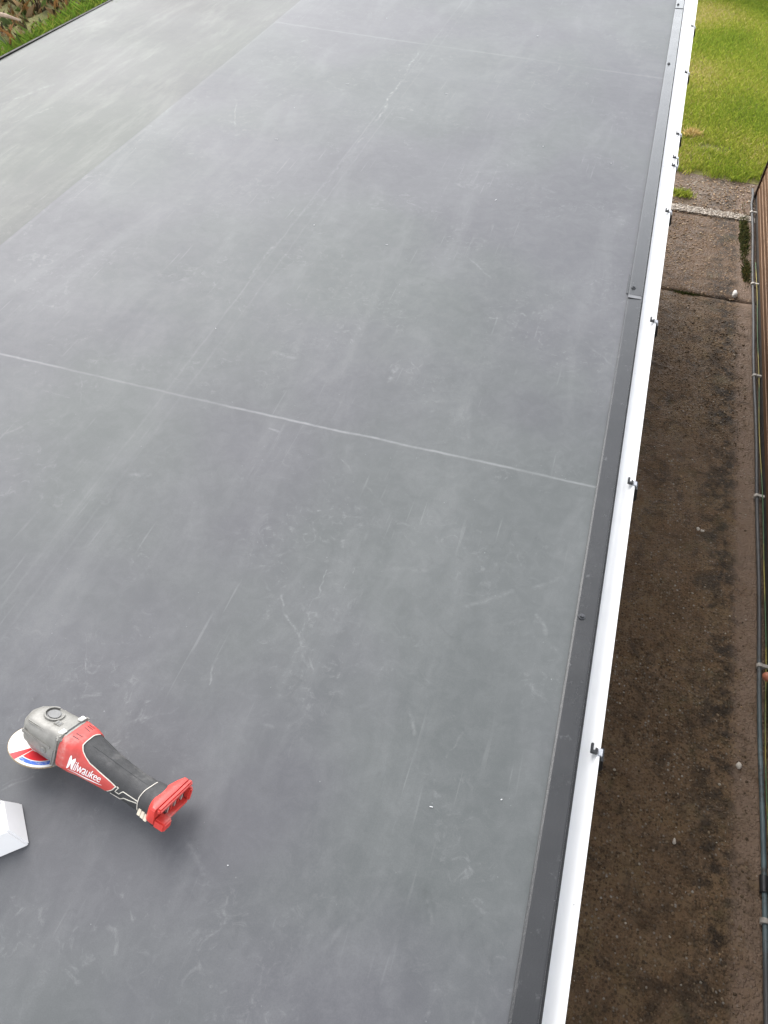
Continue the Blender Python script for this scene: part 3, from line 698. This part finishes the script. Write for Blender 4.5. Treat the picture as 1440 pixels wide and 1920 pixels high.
tag(tube('branch', [(a, c, bz(a, c)+.10+q) for a, c, q in pts], [.011, .014, .012, .006], plain('bare_branch', (.38, .28, .21), .8, .3, 50, bump=.5), None, 8), 'bare pale branch lying among the plants on the bank', 'branch')
# clipped shrubs at the end of the lawn
def shrub(x, y, rx, h, cols, label, seed):
    r = np.random.default_rng(seed); n = 5200
    u = r.normal(size=(n, 3)); u /= np.linalg.norm(u, axis=1)[:, None]; k = r.uniform(.35, 1, n)**.5*(1+.25*np.sin(u[:, 0]*5+seed)*np.cos(u[:, 2]*6))
    px, py, pz = x+u[:, 0]*rx*k, y+u[:, 1]*rx*.8*k, GZ+h*.5+u[:, 2]*h*.5*k
    o = blades('shrub', px, py, np.maximum(pz, GZ), .04, .10, .035, cols, M_blade, 1.5, seed); del o['kind']; return tag(o, label, 'shrub')
shrub(.55, 16.0, .75, .95, DK, 'dark bush behind the lawn, hard against the gutter line', 61)
shrub(1.85, 16.1, .75, .9, DK[:3]+[(.09, .05, .03)], 'brownish bush behind the lawn, right of the darker one', 62)
shrub(3.2, 16.1, .8, 1.0, DK, 'third bush behind the lawn, out towards the right', 63)

# ================================================================== WHITE PLASTIC CAP, lower left
M_cap = plain('cap_plastic', (.64, .635, .64), .4, .03, 12)
def cap():
    A = np.array([-.745, .2735]); du = np.array([-.68, .733]); dv = np.array([-.742, -.67])   # corner, and the two side directions
    bm = bmesh.new(); H = .052; I = .021
    def ring(i, z, l=.088, wd=.13): return [bm.verts.new((*(A+du*a+dv*c), z)) for a, c in ((i, i), (l-i*.2, i), (l-i*.2, wd-i), (i, wd-i))]
    r0, r1 = ring(0, .0008), ring(I, H)
    for i in range(4): bm.faces.new((r0[i], r0[(i+1) % 4], r1[(i+1) % 4], r1[i]))
    bm.faces.new(r1); bm.faces.new(r0[::-1]); bmesh.ops.recalc_face_normals(bm, faces=bm.faces)
    o = bmobj('plastic_cap', bm, M_cap, None, True, .0035, 3)
    tag(o, 'white plastic cap with sloping sides lying on the roof beside the grinder', 'plastic cap')
    bm = bmesh.new()                                                                       # raised rim on the back edge
    p0 = A+du*.0845+dv*.024; p1 = A+du*.0845+dv*.106
    for p, q in ((p0, p1),):
        vs = [bm.verts.new((*(p+du*a), z)) for a, z in ((-.008, H-.001), (0, H-.001), (0, H+.004), (-.008, H+.004))]
        ws = [bm.verts.new((*(q+du*a), z)) for a, z in ((-.008, H-.001), (0, H-.001), (0, H+.004), (-.008, H+.004))]
        for i in range(4): bm.faces.new((vs[i], vs[(i+1) % 4], ws[(i+1) % 4], ws[i]))
        bm.faces.new(vs); bm.faces.new(ws[::-1])
    bmesh.ops.recalc_face_normals(bm, faces=bm.faces)
    bmobj('rim', bm, M_cap, o, True, .001, 1)
cap()

# ================================================================== ANGLE GRINDER
M_grey = plain('cast_gearhead', (.19, .183, .167), .45, .16, 60, .15, .5, .25, 500, dirt=((.085, .077, .062), 26, .75))
M_grey_d = plain('dark_gearhead', (.16, .158, .155), .5, .15, 60, .2)
M_red = plain('red_plastic', (.44, .050, .042), .45, .14, 40, dirt=((.50, .26, .23), 22, .75))
M_redd = plain('red_foot_plastic', (.48, .036, .028), .38, .12, 40, dirt=((.5, .24, .21), 26, .6))
M_grip = plain('black_grip', (.026, .026, .027), .62, .25, 60, dirt=((.13, .125, .12), 20, .6), bump=.35, bscale=900)
M_line = plain('worn_edge_line', (.55, .52, .46), .5, .15, 90)
M_print = plain('white_print', (.78, .74, .74), .5, .05, 50)
M_metal = plain('bare_steel', (.62, .60, .56), .3, .1, 80, .7)
M_beige = plain('beige_pad', (.56, .50, .40), .45, .1, 60)
M_dwhite = plain('disc_white', (.72, .71, .68), .7, .08, 60, dirt=((.4, .36, .3), 40, .5))
M_dred = plain('disc_red', (.55, .022, .03), .4, .08, 60)
M_dblue = plain('disc_blue', (.045, .13, .50), .5, .15, 60, dirt=((.5, .52, .6), 70, .8))
M_drim = plain('disc_abrasive', (.26, .20, .13), .9, .3, 300, bump=.8, bscale=500)

ROLL, PITCH = R(30), R(-4.2)
O = Vector((-.8175, .4385, .036))
a0 = Vector((.9797, -.2006, 0)); s0 = Vector((.2006, .9797, 0)); u0 = Vector((0, 0, 1))
a1 = (a0*math.cos(PITCH)+u0*math.sin(PITCH)).normalized(); u1 = s0.cross(-a1).normalized() if False else a1.cross(s0).normalized()
s1 = s0*math.cos(ROLL)-u1*math.sin(ROLL); u2 = u1*math.cos(ROLL)+s0*math.sin(ROLL)
gr = empty('angle_grinder', 'red and black cordless angle grinder lying on the roof with its disc to the left', 'angle grinder')
mw = Matrix.Identity(4)
for i in range(3): mw[i][0], mw[i][1], mw[i][2], mw[i][3] = a1[i], s1[i], u2[i], O[i]
gr.matrix_world = mw
# body loft in local a (x), s (y), u (z), metres
ST = [(.070, .052, .0400, .0365, 4.2), (.098, .051, .0395, .0360, 3.6), (.115, .049, .0365, .0345, 3.0), (.150, .046, .0325, .0325, 2.6), (.190, .043, .0295, .0300, 2.4), (.225, .041, .0290, .0290, 2.3), (.250, .0405, .0300, .0295, 2.3), (.275, .040, .0320, .0310, 2.6), (.292, .040, .0350, .0330, 3.0)]
SA = np.array(ST)
def sect(a): return [np.interp(a, SA[:, 0], SA[:, k]) for k in range(1, 5)]
def body(a, th, off=0):
    c, wd, hh, n = sect(a); cs, sn = math.cos(th), math.sin(th)
    x = math.copysign(abs(cs)**(2/n), cs); z = math.copysign(abs(sn)**(2/n), sn)
    nx, nz = cs, sn
    return (a, wd*x+off*nx, c+hh*z+off*nz)
def loft(name, a_list, th_list, off, mm, par, keep=None, close=True, caps=True):
    vs, fs = [], []; na, nt = len(a_list), len(th_list)
    for a in a_list:
        for t in th_list: vs.append(body(a, t, off))
    for i in range(na-1):
        for j in range(nt if close else nt-1):
            q = (j+1) % nt
            if keep and not keep((a_list[i]+a_list[i+1])/2, (th_list[j]+(th_list[j+1] if j+1 < nt else th_list[0]+2*math.pi))/2): continue
            fs.append((i*nt+j, i*nt+q, (i+1)*nt+q, (i+1)*nt+j))
    if caps:
        fs.append(tuple(range(nt))[::-1]); fs.append(tuple((na-1)*nt+k for k in range(nt)))
    return mesh(name, vs, fs, mm, par, True)
TH = [2*math.pi*k/120 for k in range(120)]     # th = 0 at +s, pi/2 top, pi at -s (side towards the camera), 3pi/2 bottom
grip = loft('grip', list(np.linspace(.100, .292, 60)), TH, 0, M_grip, gr)
# red housing: full collar, its rear border a curve that runs back along the camera side as a tapering flag
def red_edge(th):
    t = th % (2*math.pi); dgr = math.degrees(t)
    # a-limit of the red for each angle round the body
    pts = [(0, .112), (50, .110), (85, .104), (110, .106), (128, .114), (140, .124), (150, .136), (156, .158), (163, .186), (168, .200), (180, .196), (200, .186), (212, .180), (224, .150), (240, .118), (300, .112), (360, .112)]
    return float(np.interp(dgr, [p[0] for p in pts], [p[1] for p in pts]))
def red_shell():
    vs, fs = [], []; nt = 180; na = 46
    for j in range(nt):
        th = 2*math.pi*j/nt; e = red_edge(th)
        for i in range(na):
            a = .070+(e-.070)*i/(na-1); vs.append(body(a, th, .0014))
        vs.append(body(e+.0004, th, -.0006))
    q = na+1
    for j in range(nt):
        k = (j+1) % nt
        for i in range(q-1): fs.append((j*q+i, k*q+i, k*q+i+1, j*q+i+1))
    fs.append(tuple(j*q for j in range(nt)))
    o = mesh('red_housing', vs, fs, M_red, gr, True)
    bm = bmesh.new(); bm.from_mesh(o.data); bmesh.ops.recalc_face_normals(bm, faces=bm.faces); bm.to_mesh(o.data); bm.free(); o.data.set_sharp_from_angle(angle=R(40))
    return o
red = red_shell()
def ribbon(name, path, wd, off, mm, par):
    """flat raised line on the body; path of (a, degrees)"""
    pt = []
    for (a, d), (a2, d2) in zip(path, path[1:]):
        m_ = max(2, int(max(abs(a2-a)/.004, abs(d2-d)/6)))
        for k in range(m_): pt.append((a+(a2-a)*k/m_, d+(d2-d)*k/m_))
    pt.append(path[-1]); vs, fs = [], []
    P3 = [Vector(body(a, R(d), off)) for a, d in pt]
    for i, p in enumerate(P3):
        t = (P3[min(i+1, len(P3)-1)]-P3[max(0, i-1)]).normalized(); c = Vector(body(pt[i][0], R(pt[i][1]), off+.01))-p; n_ = t.cross(c).normalized()
        vs += [p-n_*wd/2, p+n_*wd/2, p+n_*wd/2-c*.12, p-n_*wd/2-c*.12]
    for i in range(len(P3)-1):
        for k in range(4): fs.append((i*4+k, i*4+(k+1) % 4, (i+1)*4+(k+1) % 4, (i+1)*4+k))
    return mesh(name, vs, fs, mm, par)
eds = [(red_edge(R(d))+.0012, d) for d in range(60, 210, 3)]
ribbon('edge_line', eds, .0016, .0014, M_line, red)
zz = [(.203, 166), (.207, 166), (.202, 184), (.211, 184), (.218, 168), (.252, 166)]
ribbon('grip_line', zz, .0014, .0008, M_line, grip)
ribbon('grip_line', [(.190, 214), (.214, 206), (.222, 188), (.252, 174)], .0014, .0008, M_line, grip)
ribbon('grip_line', [(.256, 196), (.2535, 176), (.252, 150), (.254, 120), (.258, 92), (.260, 70)], .0013, .0008, M_line, grip)
# lettering on the red flag
for k in range(5):                                       # air vents moulded into the red collar
    ribbon('air_vent', [(.080+.0001*k, 66+9*k), (.094, 66+9*k)], .0018, .0016, M_clip_dark, red)
ribbon('moulding_seam', [(.120, 96), (.250, 96)], .0009, .0003, M_clip_dark, grip)
def lettering():
    cu = bpy.data.curves.new('lettering', 'FONT'); cu.body = 'Milwaukee'; cu.size = .0205; cu.shear = .35; cu.offset = .0001; cu.resolution_u = 3; cu.space_character = .92
    o = bpy.data.objects.new('tmp', cu); COL.objects.link(o); bpy.context.view_layer.update()
    dg = bpy.context.evaluated_depsgraph_get(); me = bpy.data.meshes.new_from_object(o.evaluated_get(dg)); bpy.data.objects.remove(o)
    bm = bmesh.new(); bm.from_mesh(me); bpy.data.meshes.remove(me)
    bmesh.ops.subdivide_edges(bm, edges=[e for e in bm.edges if e.calc_length() > .004], cuts=2); bmesh.ops.triangulate(bm, faces=bm.faces)
    xs = [v.co.x for v in bm.verts]; x0, x1 = min(xs), max(xs)
    return bm, x0, x1
def side_pt(a, d, off): return Vector(body(a, R(d), off))
bm, x0, x1 = lettering()
def wrap(bm, off):
    for v in bm.verts:
        t = (v.co.x-x0)/(x1-x0)
        big = 1.35 if t < .2 else 1.0                       # tall first letter
        a = .096+t*.073; h_ = v.co.y*big*.86
        mid = 186-7*t                                       # baseline angle drifts down the flag
        v.co = side_pt(a, mid-(h_-.003)/.034*57.3, off)
wrap(bm, .0021); bmobj('lettering', bm, M_print, red)
# swoosh below the word
vs, fs = [], []
for i in range(24):
    t = i/23; a = .099+.074*t; d = 194-6*t+3*math.sin(t*3.1); wdg = .0042*(1-abs(2*t-1)**1.3)*(0.4+.6*t)+.0006
    vs += [side_pt(a, d, .0020), side_pt(a, d+wdg/.034*57.3, .0020)]
for i in range(23): fs.append((2*i, 2*i+1, 2*i+3, 2*i+2))
mesh('swoosh', vs, fs, M_print, red)

# gear head: plan outline lofted through levels
def head_outline(sc_, shift=0, front=0):
    pts = []
    for k in range(7):
        t = math.pi/2+math.pi*k/6
        pts.append((math.cos(t)*.038*sc_+front, math.sin(t)*.038*sc_))
    L = .072
    pts = [(L, .0385*min(1, sc_*1.02)), (.045, .0385*sc_)]+pts+[(.045, -.0385*sc_), (L, -.0385*min(1, sc_*1.02))]
    return pts
def gear_head():
    lv = [(.010, .62, .004), (.0125, .74, .004), (.022, .84, .002), (.030, .97, 0), (.036, 1.0, 0), (.060, 1.0, 0), (.066, .985, .0015), (.073, .93, .004), (.0795, .80, .008), (.083, .62, .011), (.084, .40, .014)]
    vs, fs = [], []; n = None
    for z, s_, f in lv:
        o = head_outline(s_, 0, f); n = len(o)
        for (a, s) in o: vs.append((a, s, z+(.006*max(0, a)/.07 if z > .06 else 0)))
    for i in range(len(lv)-1):
        for k in range(n): fs.append((i*n+k, i*n+(k+1) % n, (i+1)*n+(k+1) % n, (i+1)*n+k))
    fs.append(tuple(range(n))[::-1]); fs.append(tuple((len(lv)-1)*n+k for k in range(n)))
    o = mesh('gear_head', vs, fs, M_grey, gr, True)
    bm = bmesh.new(); bm.from_mesh(o.data); bmesh.ops.recalc_face_normals(bm, faces=bm.faces); bm.to_mesh(o.data); bm.free(); o.data.set_sharp_from_angle(angle=R(28))
    return o
head = gear_head()
bm = bmesh.new(); cyl(bm, (0.014, .004, .082), (0, 0, .006), .0155, .0135, 24); bmobj('lock_button', bm, M_grey_d, head, True, .0018, 2)
bm = bmesh.new()                                         # raised horseshoe rim round the button
N_ = 22; vs, fs = [], []
for i in range(N_):
    t = R(100)+R(300)*i/(N_-1); cx, cy = .014+math.cos(t)*.0195, .004+math.sin(t)*.0195; ix, iy = .014+math.cos(t)*.0165, .004+math.sin(t)*.0165
    vs += [(ix, iy, .080), (cx, cy, .080), (cx, cy, .0895), (ix, iy, .0895)]
for i in range(N_-1):
    for k in range(4): fs.append((i*4+k, i*4+(k+1) % 4, (i+1)*4+(k+1) % 4, (i+1)*4+k))
fs += [(0, 1, 2, 3), tuple((N_-1)*4+k for k in (3, 2, 1, 0))]
mesh('button_rim', vs, fs, M_grey, head); bm.free()
# collar block behind the head, with its dark slot and two bright screw tabs
bm = bmesh.new(); box(bm, .058, .0715, -.0425, .0425, .016, .0895); bmobj('collar', bm, M_grey, head, True, .005, 3)
bm = bmesh.new(); box(bm, .0645, .0680, -.024, .026, .0885, .0902); bmobj('slot', bm, M_clip_dark, head)
for s in (-.024, .026):
    bm = bmesh.new(); box(bm, .0560, .0655, s-.0075, s+.0075, .0888, .0920); bmobj('screw_tab', bm, M_metal, head, True, .0015, 2)
bm = bmesh.new(); box(bm, .030, .046, -.017, -.003, .0845, .0885); bmobj('raised_plate', bm, M_grey, head, True, .0014, 2)
bm = bmesh.new()
for i in range(2): box(bm, .034+.006*i, .0365+.006*i, -.014, -.006, .0884, .0890)
bmobj('plate_mark', bm, M_grey_d, head)
bm = bmesh.new(); box(bm, -.016, .056, -.0345, -.0285, .0745, .0795); bmobj('ridge', bm, M_grey, head, True, .002, 2)
bm = bmesh.new(); box(bm, .012, .050, .0285, .0345, .0745, .0795); bmobj('ridge', bm, M_grey, head, True, .002, 2)
bm = bmesh.new(); cyl(bm, (.036, -.0365, .040), (0, -.0042, 0), .0085, .0075, 20); bmobj('side_boss', bm, M_grey, head, True, .001, 2)
bm = bmesh.new(); cyl(bm, (.036, -.0405, .040), (0, -.0008, 0), .0040, .0040, 12); bmobj('boss_screw', bm, M_grey_d, head, True)
for i, z0 in enumerate((.0600, .0655)):
    bm = bmesh.new(); box(bm, z0, z0+.0024, -.0442, -.0415, .022, .056); bmobj('vent_slot', bm, M_grey_d, head, True, .0008, 1)
bm = bmesh.new(); box(bm, -.020, .052, -.0398, -.036, .050, .058); bmobj('side_rib', bm, M_grey, head, True, .0015, 2)
# spindle, flange and disc
bm = bmesh.new(); cyl(bm, (0, 0, -.006), (0, 0, .018), .012, .012, 18); cyl(bm, (0, 0, .0022), (0, 0, .006), .021, .019, 24); cyl(bm, (0, 0, -.008), (0, 0, .006), .018, .020, 24); bmobj('spindle', bm, M_metal, gr, True)
RD = .0605
bm = bmesh.new(); cyl(bm, (0, 0, -.0011), (0, 0, .0022), RD, RD, 72); disc = bmobj('cutting_disc', bm, M_drim, gr, True)
def disc_face():
    rs = [.010, .020, .028, .036, .0425, .0445, .0535, .0592]; na = 144; vs, fs, mi = [], [], []
    for r_ in rs:
        for k in range(na): t = 2*math.pi*k/na; vs.append((r_*math.cos(t), r_*math.sin(t), .0013))
    for i in range(len(rs)-1):
        for k in range(na):
            t = math.degrees(2*math.pi*(k+.5)/na) % 360; rm = (rs[i]+rs[i+1])/2; q = (k+1) % na
            fs.append((i*na+k, i*na+q, (i+1)*na+q, (i+1)*na+k))
            x, y = rm*math.cos(R(t)), rm*math.sin(R(t))
            lx = x*math.cos(R(6))-y*math.sin(R(6))*(-1)         # distance across the stripe
            if 95 < t < 246: k_ = 0
            elif 246 <= t < 262: k_ = 1
            elif 262 <= t < 265: k_ = 0
            else: k_ = 1 if rm < .0425 else (0 if rm < .0445 else (2 if rm < .0535 else 0))
            mi.append(k_)
    return mesh('disc_label', vs, fs, [M_dwhite, M_dred, M_dblue], disc, False, mi)
disc_face()
# battery foot: plate, side rails, arch and terminal block
def foot():
    bm = bmesh.new(); n = 28
    def ring(a, wt, wb, zt, zb, rr):
        pts = []
        for (cx, cz, t0) in ((wt-rr, zt-rr, 0), (-wt+rr, zt-rr, 90), (-wb+rr, zb+rr, 180), (wb-rr, zb+rr, 270)):
            for k in range(5): t = R(t0+22.5*k); pts.append(bm.verts.new((a, cx+rr*math.cos(t), cz+rr*math.sin(t))))
        return pts
    rg = [ring(.279, .033, .034, .069, .018, .014), ring(.286, .042, .041, .075, .028, .010), ring(.294, .0515, .044, .079, .033, .006), ring(.302, .0515, .044, .0785, .034, .005)]
    for p, q in zip(rg, rg[1:]):
        for i in range(20): bm.faces.new((p[i], p[(i+1) % 20], q[(i+1) % 20], q[i]))
    bm.faces.new(rg[0][::-1]); bm.faces.new(rg[-1]); bmesh.ops.recalc_face_normals(bm, faces=bm.faces)
    f = bmobj('battery_foot', bm, M_redd, gr, True)
    bm = bmesh.new(); box(bm, .3015, .326, -.046, -.022, .0335, .053); bmobj('rail', bm, M_redd, f, True, .003, 2)
    bm = bmesh.new(); box(bm, .3015, .316, .042, .0525, .0345, .066); bmobj('rail', bm, M_redd, f, True, .003, 2)
    bm = bmesh.new(); box(bm, .3015, .312, -.0465, .0525, .0680, .0785); bmobj('arch', bm, M_redd, f, True, .003, 2)
    bm = bmesh.new(); box(bm, .3016, .3035, -.0215, .0415, .0350, .0675); bmobj('socket', bm, M_clip_dark, f, True)
    for i in range(5):
        bm = bmesh.new(); s = -.016+i*.0105; box(bm, .3032, .3085, s, s+.0035, .048, .064); bmobj('terminal', bm, M_redd if i % 2 else M_metal, f, True)
    bm = bmesh.new(); box(bm, .3032, .316, -.0215, .041, .0352, .0420); bmobj('terminal_block', bm, M_redd, f, True, .0015, 1)
foot()
for i, a in enumerate((.2625, .2705, .2785)):
    c, wd, hh, n_ = sect(a); p = side_pt(a, 193, .0)
    bm = bmesh.new(); vs = box(bm, -.0037, .0037, -.0012, .0024, -.0075, .0075)
    bmesh.ops.transform(bm, matrix=Matrix.Translation((a, p.y-.0002, p.z)) @ Matrix.Rotation(R(-14), 4, 'X') @ Matrix.Rotation(math.pi, 4, 'Z'), verts=bm.verts)
    bmobj('charge_pad', bm, M_beige, grip, True, .0009, 2)
